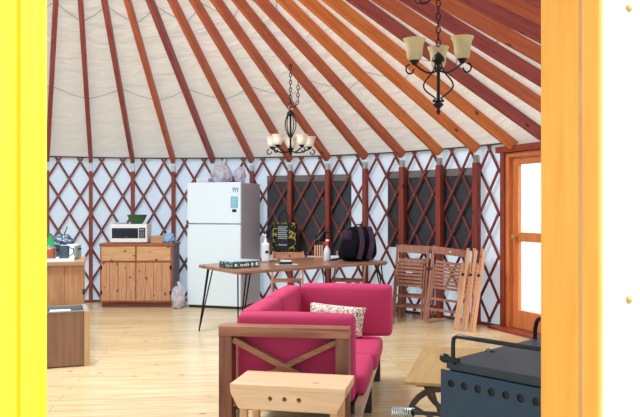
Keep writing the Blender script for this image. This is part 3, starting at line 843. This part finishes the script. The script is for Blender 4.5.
MB().lathe([(.018,.22),(.018,.25),(.006,.252),(.006,.30),(.012,.302),(.012,.318),(0,.32)], (0,0,0), 12).build('pump_head', M['white'], t, smooth=True)
MB().bx(-.045,0,-.007,.007,.304,.316).build('nozzle', M['white'], t, bevel=.002)
MB().bx(.0,.035,-.032,-.030,.10,.13).build('bottle_label', M['dark'], t)
p = fl(285.5,264.5,TZ); t = thing('card_box', 'small black box with a white lid lying in front of the sanitizer', 'box', (p.x,p.y,TZ+.004), radians(4))
MB().bx(-.07,.07,-.05,.05,0,.026).build('box_base', M['dark'], t, bevel=.004)
MB().bx(-.055,.065,-.03,.05,.027,.04).build('lid', M['white'], t, bevel=.004)
o = MB().bx(-.11,.13,-.08,.08,0,.002).build('plastic_sheet', M['bottle'], None, loc=(p.x,p.y-.01,TZ+.001), rz=.2); tag(o, 'clear plastic sheet under the small black box', 'sheet')
p = fl(318.5,258,TZ); t = thing('peg_rack', 'small wooden rack with upright pegs near the lamp', 'rack', (p.x,p.y,TZ+.001))
MB().bx(-.055,.06,-.035,.035,0,.018).build('rack_base', M['foldl'], t, bevel=.003)
for k in range(4): MB().lathe([(.0085,.018),(.0085,.155),(.005,.16),(0,.161)], (-.042+.029*k,0,0), 8).build('peg', M['foldl'], t, smooth=True)
t = thing('desk_lamp', 'black gooseneck desk lamp at the back of the table', 'lamp', (.155,8.86,TZ+.001))
MB().lathe([(.07,0),(.07,.012),(.05,.022),(.012,.028),(0,.03)], (0,0,0), 20).build('lamp_base', M['black'], t, smooth=True)
MB().tube([(0,0,.02),(.0,0,.14),(0,0,.24),(-.02,0,.295),(-.06,0,.315),(-.10,0,.295),(-.115,-.0,.275)], .013, 8).build('gooseneck', M['black'], t, smooth=True)
MB().lathe([(.022,.08),(.032,.05),(.062,0),(.075,-.04),(.07,-.04),(.055,0),(.018,.045),(0,.05)], (-.135,-.01,.255), 18, Euler((.2,radians(28),0)).to_matrix().to_4x4()).build('lamp_shade', M['black'], t, smooth=True)
o = MB().rbox((0,0,.02),(.17,.13,.04),.015).build('white_tray', M['white'], smooth=True, weld=True); o.location = (.20,8.55,TZ+.001); o.rotation_euler.z = .3; tag(o, 'low white dish behind the spray bottle on the table', 'dish')
p = fl(327,261,TZ); t = thing('spray_bottle', 'clear spray bottle with a red trigger head on the table', 'bottle', (p.x,p.y,TZ+.001))
MB().lathe([(.038,0),(.042,.008),(.042,.10),(.03,.145),(.015,.165),(.015,.18),(0,.18)], (0,0,0), 18).build('bottle_body', M['bottle'], t, smooth=True)
hd_ = MB(); hd_.lathe([(.019,.178),(.019,.20),(.012,.205)], (0,0,0), 12); hd_.bx(-.014,.014,-.012,.012,.20,.228); hd_.bx(-.05,-.012,-.009,.009,.205,.222); hd_.tube([(-.03,0,.205),(-.038,0,.185),(-.033,0,.165)], .005, 6)
hd_.build('trigger_head', M['cap'], t, smooth=True)
MB().bx(-.016,.024,-.014,.014,.228,.25).build('head_cap', M['white'], t, bevel=.004)
# backpack
p = fl(357,261.3,TZ); t = thing('backpack', 'dark navy and purple backpack on the right end of the table', 'backpack', (p.x,p.y+.05,TZ+.012), radians(6))
def taper(o):
    f = (o[2]+.19)/.38; k = 1-.34*max(f,0)**1.6
    return [o[0]*k+.035*f, o[1]*(1-.35*f), o[2]]
MB().rbox((0,0,.19),(.45,.22,.38),.09,(.01,.02,.012),6,fn=taper).build('pack_body', M['pack'], t, smooth=True, weld=True)
MB().rbox((-.10,-.115,.13),(.18,.05,.20),.022,(0,.01,0),4).build('front_pocket', M['pack'], t, smooth=True, weld=True)
MB().rbox((-.125,-.075,.285),(.12,.05,.12),.022,(0,.01,0),4).build('side_panel', M['packp'], t, smooth=True, weld=True)
for x, wd in ((.03,.055),(.145,.055)):
    st = MB()
    pts = [(x-.03,-.155,.02),(x-.01,-.165,.10),(x+.012,-.145,.2),(x+.01,-.115,.29),(x,-.075,.36),(x-.01,-.02,.385)]
    for a, b in zip(pts, pts[1:]): st.beam(a, b, wd, .014, up=(0,-1,.4))
    st.build('shoulder_strap', M['packp'], t, smooth=True)
MB().tube([(-.01,-.02,.375),(-.01,-.02,.41),(.05,-.02,.415),(.06,-.02,.375)], .009, 6).build('grab_handle', M['pack'], t, smooth=True)
MB().tube([(-.2,-.08,.03),(-.26,-.12,.015),(-.32,-.13,.012),(-.30,-.09,.014),(-.24,-.06,.012)], .011, 6).build('loose_strap', M['pack'], t, smooth=True)

# tote bag on the lattice
a_ = ang(286.5, R-.16); p = wp(a_, R-.215, 0)
t = thing('tote_bag', 'black tote bag with yellow print hanging from the lattice above a chair', 'bag', (p.x,p.y,.75), -a_*.6)
MB().rbox((0,0,.20),(.345,.12,.40),.03,(0,.02,0),5).build('bag_body', M['bagyellow'], t, smooth=True, weld=True)
MB().rbox((-.012,-.078,.205),(.17,.02,.36),.008).build('front_panel', M['bagblack'], t, smooth=True, weld=True)
tt = MB()
random.seed(4)
for r in range(7):
    x = -.075
    while x < .045:
        w = random.uniform(.008,.026); tt.bx(x,min(x+w,.058),-.0905,-.0885,.335-.026*r,.347-.026*r); x += w+.007
for k in range(5): tt.bx(-.065+.024*k,-.05+.024*k,-.0905,-.0885,.085,.102)
tt.build('printing', M['text'], t)
hh = MB(); hh.tube([(-.08,0,.38),(-.08,.02,.50),(-.02,.09,.58),(.04,.02,.50),(.04,0,.38)], .009, 6); hh.build('bag_handle', M['bagblack'], t, smooth=True)
MB().tube([(-.16,0,.36),(-.20,-.02,.34),(-.245,-.02,.27),(-.25,-.02,.18)], .03, 8, rs=[.016,.025,.03,.012]).build('loose_strap', M['bagblack'], t, smooth=True)
MB().tube([(.16,0,.38),(.19,-.03,.30),(.20,-.03,.16),(.175,-.02,.05)], .014, 8).build('side_strap', M['bagblack'], t, smooth=True)

# ------------------------------------------------------------------ folding chairs
def circ(cx, cy, r, n=12): return [(cx+r*cos(2*pi*i/n), cy+r*sin(2*pi*i/n)) for i in range(n)]
def open_chair(label, loc, rz):
    t = thing('dining_chair', label, 'chair', loc, rz, 'wooden folding chairs')
    wd = M['tablechair']
    for s in (-1,1):
        MB().beam((s*.195,.24,.785),(s*.195,-.22,0.0),.022,.036).build('rear_stile', wd, t, bevel=.003)
        MB().beam((s*.168,-.16,.43),(s*.168,.24,0.0),.022,.034).build('leg', wd, t, bevel=.003)
    rl = MB()
    for k in range(6):
        x0, x1 = -.205+.41*k/6, -.205+.41*(k+1)/6; y = lambda x: .245+.02*(1-(x/.205)**2)
        rl.beam((x0,y(x0),.735),(x1,y(x1),.735),.02,.085)
    rl.build('back_rail', wd, t)
    MB().lathe([(.011,0),(.011,.004),(0,.004)], (.02,.245,.73), 12, Euler((radians(90),0,0)).to_matrix().to_4x4()).build('hole_disc', M['dark'], t)  # dark disc painting the shade of the rail opening
    st = MB()
    for k in range(7): st.box((0,-.19+.055*k,.44-.004*k),(.335,.042,.016))
    for s in (-1,1): st.box((s*.145,-.025,.424),(.02,.38,.02))
    st.build('seat', wd, t)
    cb_ = MB(); cb_.beam((-.19,.045,.445),(.19,.045,.445),.03,.022); cb_.beam((-.19,-.13,.15),(.19,-.13,.15),.02,.022); cb_.beam((-.168,.16,.09),(.168,.16,.09),.02,.022); cb_.build('crossbar', wd, t)
    return t
ch = open_chair('wooden folding chair tucked behind the table below the tote bag', (-.415,8.98,0), 0)
c2 = copy_tree(ch, (.36,9.02,0), (0,0,-.25), 'wooden folding chair tucked behind the table under the backpack')

def folded_chair(label, loc, rz, lean, wd):
    t = thing('folding_chair', label, 'chair', loc, 0, 'folded chairs leaning on the wall'); t.rotation_euler = (lean[0], lean[1], rz)
    wood_ = M[wd]
    for s in (-1,1):
        MB().bx(s*.195-.013,s*.195+.013,-.012,.022,0,.895).build('stile', wood_, t, bevel=.003)
        MB().bx(s*.168-.011,s*.168+.011,-.034,-.014,.0,.66).build('leg', wood_, t, bevel=.003)
    MB().plate([(-.182,-.042),(.182,-.042),(.182,.042),(-.182,.042)], [circ(0.0,.0,.011)], .018, Matrix.Translation((0,.012,.845)) @ Euler((radians(90),0,0)).to_matrix().to_4x4()).build('top_rail', wood_, t)
    st = MB()
    for k in range(8): st.box((0,-.045,.405+.043*k),(.31,.016,.031))
    for s in (-1,1): st.bx(s*.14-.011,s*.14+.011,-.037,-.022,.38,.73)
    st.build('seat', wood_, t)
    for z in (.13,.255): MB().bx(-.155,.155,-.03,-.014,z,z+.03).build('crossbar', wood_, t)
    for s in (-1,1): MB().lathe([(.017,-.006),(.017,.006)], (s*.205,-.024,.62), 10, Euler((0,radians(90),0)).to_matrix().to_4x4()).build('pivot', M['dark'], t)
    return t
def stand(px, Y): return ((px-320)/F*Y, Y, 0.0)
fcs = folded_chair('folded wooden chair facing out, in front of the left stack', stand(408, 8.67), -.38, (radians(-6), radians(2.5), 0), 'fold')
# one label on the seat slats
lb = MB().bx(-.05,.03,-.0565,-.0535,.555,.572).build('paper_label', M['tag'], fcs)
def cfold(label, loc, rot):
    c = fcs.copy(); COL.objects.link(c); c.location = loc; c.rotation_euler = rot; c['label'] = label
    for x in fcs.children:
        if x is lb: continue
        d = x.copy(); COL.objects.link(d); d.parent = c
    return c
cfold('folded wooden chair standing second in the left stack', stand(413, 8.735), (radians(-6), radians(2.0), -.39))
cfold('folded wooden chair at the back of the left stack, against the wall', stand(417, 8.80), (radians(-6), radians(1.2), -.40))
cfold('folded wooden chair leaning askew, facing out in the right stack', stand(441.5, 8.33), (radians(-6.5), radians(7), -.15))
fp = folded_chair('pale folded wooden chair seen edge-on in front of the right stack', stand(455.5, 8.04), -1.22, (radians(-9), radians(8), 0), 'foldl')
for q in fp.children: pass
fp.location = Vector(stand(457, 8.05)); fp.rotation_euler = (radians(-8),0,-1.76)
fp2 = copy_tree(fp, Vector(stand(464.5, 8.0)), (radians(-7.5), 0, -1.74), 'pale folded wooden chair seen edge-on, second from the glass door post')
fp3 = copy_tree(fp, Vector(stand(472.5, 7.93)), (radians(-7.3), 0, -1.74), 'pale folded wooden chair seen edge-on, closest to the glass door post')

# ------------------------------------------------------------------ sofa
SR = radians(-8.5)
so = thing('sofa', 'crimson cushioned wooden corner sofa with X-braced end', 'sofa', (-.566,3.94,0), SR)
HT = .694
MB().bx(0,.73,0,.11,HT-.056,HT).build('end_rail', M['sofawood'], so, bevel=.004)
for x0 in (0,.655): MB().bx(x0,x0+.075,.005,.105,0,HT-.056).build('end_post', M['sofawoodz'], so, bevel=.004)
xb = MB(); xb.beam((.075,.05,.615),(.655,.05,.325),.034,.058,up=(0,1,0)); xb.build('cross_brace', M['sofawood'], so, bevel=.003)
xb = MB(); xb.beam((.655,.052,.615),(.075,.052,.325),.030,.058,up=(0,1,0)); xb.build('cross_brace', M['sofawood'], so, bevel=.003)
MB().bx(.075,.655,.03,.09,.24,.30).build('lower_rail', M['sofawood'], so, bevel=.003)
for y in (.30,.93,1.70): MB().bx(.0,.03,y,y+.05,0,.60).build('back_post', M['palewood'], so, bevel=.003)
MB().bx(.005,.03,.11,1.75,.55,.60).build('back_rail', M['palewood'], so)
MB().bx(.02,.80,1.74,1.775,.42,.62).build('far_rail', M['sofawood'], so)
for y0,y1 in ((.11,.88),(.90,1.76)): MB().bx(.75,.79,y0,y1,.175,.262).build('seat_rail', M['palewood'], so, bevel=.003)
MB().bx(.03,.75,.12,1.74,.20,.245).build('seat_deck', M['sofaleg_shaded'], so)
for y in (.84,1.70): MB().bx(.735,.79,y,y+.06,0,.176).build('sofa_leg', M['sofaleg_shaded'], so, bevel=.003)
MB().bx(.735,.79,.905,.94,0,.176).build('sofa_leg', M['palewood'], so, bevel=.003)
for x,y in ((.69,1.70),): pass
RED = M['red']
MB().rbox((.41,.182,.50),(.675,.135,.49),.035,(.0,.014,.008),7).build('arm_cushion', RED, so, smooth=True, weld=True)
MB().rbox((.118,.565,.567),(.135,.60,.362),.035,(.014,.0,.008),7).build('back_cushion', RED, so, smooth=True, weld=True)
MB().rbox((.122,1.24,.572),(.14,.70,.365),.035,(.014,.0,.008),7).build('back_cushion', RED, so, smooth=True, weld=True)
MB().rbox((.53,1.66,.565),(.715,.15,.385),.035,(.0,.018,.008),7).build('back_cushion', RED, so, smooth=True, weld=True)
MB().rbox((.495,.565,.325),(.615,.61,.125),.04,(.006,.004,.014),7).build('seat_cushion', RED, so, smooth=True, weld=True)
MB().rbox((.505,1.21,.325),(.635,.66,.125),.04,(.006,.004,.014),7).build('seat_cushion', RED, so, smooth=True, weld=True)
MB().box((.035,.27,.585),(.012,.02,.06)).build('corner_bracket', M['steel'], so, bevel=.002)
MB().tube([(.83,1.72,.42),(.86,1.72,.42),(.865,1.71,.40)], .008, 6).build('zip_pull', M['dark'], so, smooth=True)
# scatter pillow
pc = so.matrix_basis @ Vector((.47,1.36,0))
t = thing('throw_pillow', 'small white patterned pillow on the sofa seat', 'pillow', (pc.x,pc.y,.414), SR+radians(-6))
bm_ = MB(); n = 16
def pil(u, v, s): 
    e = (1-u**4)*(1-v**4); pin = 1-.07*(1-abs(u*v))
    return (u*.215*(1-.06*(1-u*u)*0-.05*(1-v*v)*abs(u)**6), s*.055*max(0,e)**.6,   .115+v*.115*(1-.05*(1-u*u)*abs(v)**6))
for s in (-1,1):
    g = [pil(-1+2*i/n, -1+2*j/n, s) for i in range(n+1) for j in range(n+1)]
    bm_.add(g, [(i*(n+1)+j, (i+1)*(n+1)+j, (i+1)*(n+1)+j+1, i*(n+1)+j+1) for i in range(n) for j in range(n)])
po = bm_.build('pillow_cover', M['pillow'], t, smooth=True, weld=True, angle=0)
po.rotation_euler = (radians(-22), radians(4), 0)

# ------------------------------------------------------------------ bench
br = radians(-11.5)
bn = thing('step_stool', 'small pine bench with three round holes in front of the sofa end', 'bench', (-.452,3.545,0), br)
WB, DB, HBn = .585, .30, .47
MB().bx(0,WB,0,DB,HBn-.022,HBn).build('bench_top', M['bench'], bn, bevel=.003)
out = [(0.0,-.022),(WB,-.022),(WB-.005,-.05),(WB-.045,-.122),(.045,-.122),(.005,-.05)]
out = [(x, y) for x, y in out][::-1]
holes = [circ(WB*.355+.0735*k, -.066, .0125, 16) for k in range(3)]
ap = MB(); ap.plate(out, holes, .02, Matrix.Translation((0,.022,HBn)) @ Euler((radians(90),0,0)).to_matrix().to_4x4())
ap.build('front_apron', M['bench'], bn)
ap = MB(); ap.plate(out, [], .02, Matrix.Translation((0,DB,HBn)) @ Euler((radians(90),0,0)).to_matrix().to_4x4()); ap.build('rear_apron', M['bench'], bn)
for x0 in (.045, WB-.08):
    for y0 in (.024, DB-.06): MB().bx(x0,x0+.035,y0,y0+.035,0,HBn-.023).build('leg', M['benchleg'], bn, bevel=.002)
for x0 in (.05, WB-.075): MB().bx(x0,x0+.02,.06,DB-.06,.2,.235).build('stretcher', M['benchleg'], bn)

# ------------------------------------------------------------------ cart table and stove
cr_ = atan2(-.25,.97)
ct = thing('cart_table', 'low wooden cart table on dark wheels beside the stove', 'table', (.447,3.78,0), cr_)
MB().bx(0,.46,0,1.0,.406,.424).build('table_board', M['board'], ct, bevel=.003)
MB().bx(.06,.40,.06,.12,.387,.405).build('crossbeam', M['wheel'], ct)
MB().bx(.06,.40,.86,.92,.387,.405).build('crossbeam', M['wheel'], ct)
MB().bx(.19,.23,.12,.86,.387,.404).build('long_beam', M['wheel'], ct)
for (x, y) in ((.205,.03),(.205,.95)):
    wh = MB(); Rw = .202
    wh.lathe([(Rw-.03,-.012),(Rw,-.012),(Rw,.012),(Rw-.03,.012),(Rw-.03,-.012)], (x,y,Rw), 32, Euler((radians(90),0,0)).to_matrix().to_4x4())
    wh.f = [f for f in wh.f if len(f) == 4]
    wo = wh.build('wheel', M['wheel'], ct, smooth=True)
    MB().lathe([(.03,-.03),(.03,.03)], (x,y,Rw), 16, Euler((radians(90),0,0)).to_matrix().to_4x4()).build('hub', M['wheel'], wo, smooth=True)
    for k in range(8):
        q = 2*pi*k/8+.3; MB().beam((x+.028*cos(q),y,Rw+.028*sin(q)),(x+.172*cos(q),y,Rw+.172*sin(q)),.016,.012,up=(0,1,0)).build('spoke', M['wheel'], wo)

ss = radians(-46)
sv = thing('wood_stove', 'dark blue-black steel wood stove with a front rail', 'stove', (.474,2.785,0), ss)
LX, LY, ZT = .66, .77, .755
MB().bx(.03,LX,.02,LY,.16,ZT-.034).build('stove_body', M['stove'], sv)
shd = MB(); shd.plate([(0,.19),(LX,.19),(LX,.716),(0,.716)], [circ(.05+.06*k,.667,.0155,20) for k in range(10)], .006, Matrix.Translation((0,.008,0)) @ Euler((radians(90),0,0)).to_matrix().to_4x4())
shd.build('heat_shield', M['stove'], sv)
bk = MB(); bk.bx(0.03,LX,.010,.019,.19,.71); bk.build('shield_backing', M['dark'], sv)
MB().bx(.028,LX+.02,-.002,LY+.02,ZT-.032,ZT).build('top_plate', M['stovetop'], sv, bevel=.004)
rl = MB(); zr_ = .857
rl.tube([(.068,-.012,ZT-.01),(.068,-.012,zr_-.03),(.071,-.012,zr_-.01),(.088,-.012,zr_),(.2,-.012,zr_),(LX-.05,-.012,zr_),(LX-.03,-.012,zr_-.02),(LX-.03,-.012,ZT-.01)], .0085, 10)
rl.build('towel_rail', M['stoverail'], sv, smooth=True)
kb = MB(); kb.lathe([(.008,.025),(.0095,.0),(.010,-.02),(.017,-.03),(.019,-.045),(.013,-.058),(0,-.06)], (.072,-.013,ZT+.010), 14, Euler((0,radians(90),0)).to_matrix().to_4x4()); kb.build('rail_knob', M['stoverail'], sv, smooth=True)
MB().tube([(.035,LY-.10,ZT),(.035,LY-.10,ZT+.045),(.042,LY-.10,ZT+.075),(.055,LY-.105,ZT+.092),(.065,LY-.11,ZT+.094)], .010, 8).build('lid_handle', M['black'], sv, smooth=True)
MB().tube([(.05,.24,ZT+.003),(.055,.245,ZT+.014),(.065,.24,ZT+.018),(.07,.25,ZT+.008),(.06,.26,ZT+.003),(.08,.262,ZT+.003)], .0022, 6).build('wire_hook', M['iron'], sv, smooth=True)
for x in (.06,LX-.06):
    for y in (.06,LY-.06): MB().lathe([(.028,0),(.022,.02),(.02,.165)], (x,y,0), 12).build('leg', M['stove'], sv, smooth=True)
# door with spring handle on the left end
MB().bx(.008,.030,.12,.62,.26,.68).build('stove_door', M['stove'], sv, bevel=.006)
hl = MB(); hp = [Vector((.01,.06,.52)), Vector((-.08,.075,.507)), Vector((-.32,.10,.463))]
hl.tube(hp, .009, 8); hl.build('handle_rod', M['stoverail'], sv, smooth=True)
cl = MB(); pts = []
d = (hp[2]-hp[1]).normalized(); a = d.orthogonal().normalized(); b = d.cross(a); nT = 9
for i in range(nT*12+1):
    f = i/(nT*12); p = hp[1]+(hp[2]-hp[1])*(.52+.50*f); q = 2*pi*nT*f
    pts.append(p + a*cos(q)*.0175 + b*sin(q)*.0175)
cl.tube(pts, .0046, 6); cl.build('spring_handle', M['chrome'], sv, smooth=True)

# ------------------------------------------------------------------ light, sky, camera
w = bpy.data.worlds.new('World'); S.world = w; w.use_nodes = True
bg = w.node_tree.nodes['Background']; bg.inputs[0].default_value = (.64,.84,1.0,1); bg.inputs[1].default_value = 1.05
def area(name, loc, rot, sx, sy_, e, c=(1,1,1), shape='RECTANGLE'):
    l = bpy.data.lights.new(name,'AREA'); l.shape = shape; l.size = sx; l.size_y = sy_; l.energy = e; l.color = c
    o = bpy.data.objects.new(name, l); COL.objects.link(o); o.location = loc; o.rotation_euler = rot; return o
zt_ = ZR0+(R-.78)*SL
area('skylight_fill', (CX,CY,zt_-.05), (0,0,0), 1.3, 1.3, 120, (.82,.92,1), 'DISK')  # area lamp added under the unseen skylight to brighten the room
sl = bpy.data.lights.new('hazy_sun','SUN'); sl.energy = 1.9; sl.angle = radians(60); sl.color = (1,.80,.66)
so_ = bpy.data.objects.new('hazy_sun', sl); COL.objects.link(so_)
so_.rotation_euler = Vector((1.0,-.25,.75)).to_track_quat('Z','Y').to_euler()
cd = bpy.data.cameras.new('camera'); co = bpy.data.objects.new('camera', cd); COL.objects.link(co)
cd.sensor_width = 36; cd.lens = 36*F/640; cd.clip_start = .05
co.location = (0,0,HC); co.rotation_euler = (radians(90),0,0)
S.camera = co
S.view_settings.view_transform = 'Standard'; S.view_settings.look = 'None'; S.view_settings.gamma = 1; S.view_settings.use_curve_mapping = False
S.view_settings.exposure = 1.12
S.cycles.use_denoising = True; S.cycles.max_bounces = 10; S.cycles.diffuse_bounces = 6; S.cycles.transparent_max_bounces = 12
S.cycles.sample_clamp_indirect = 8
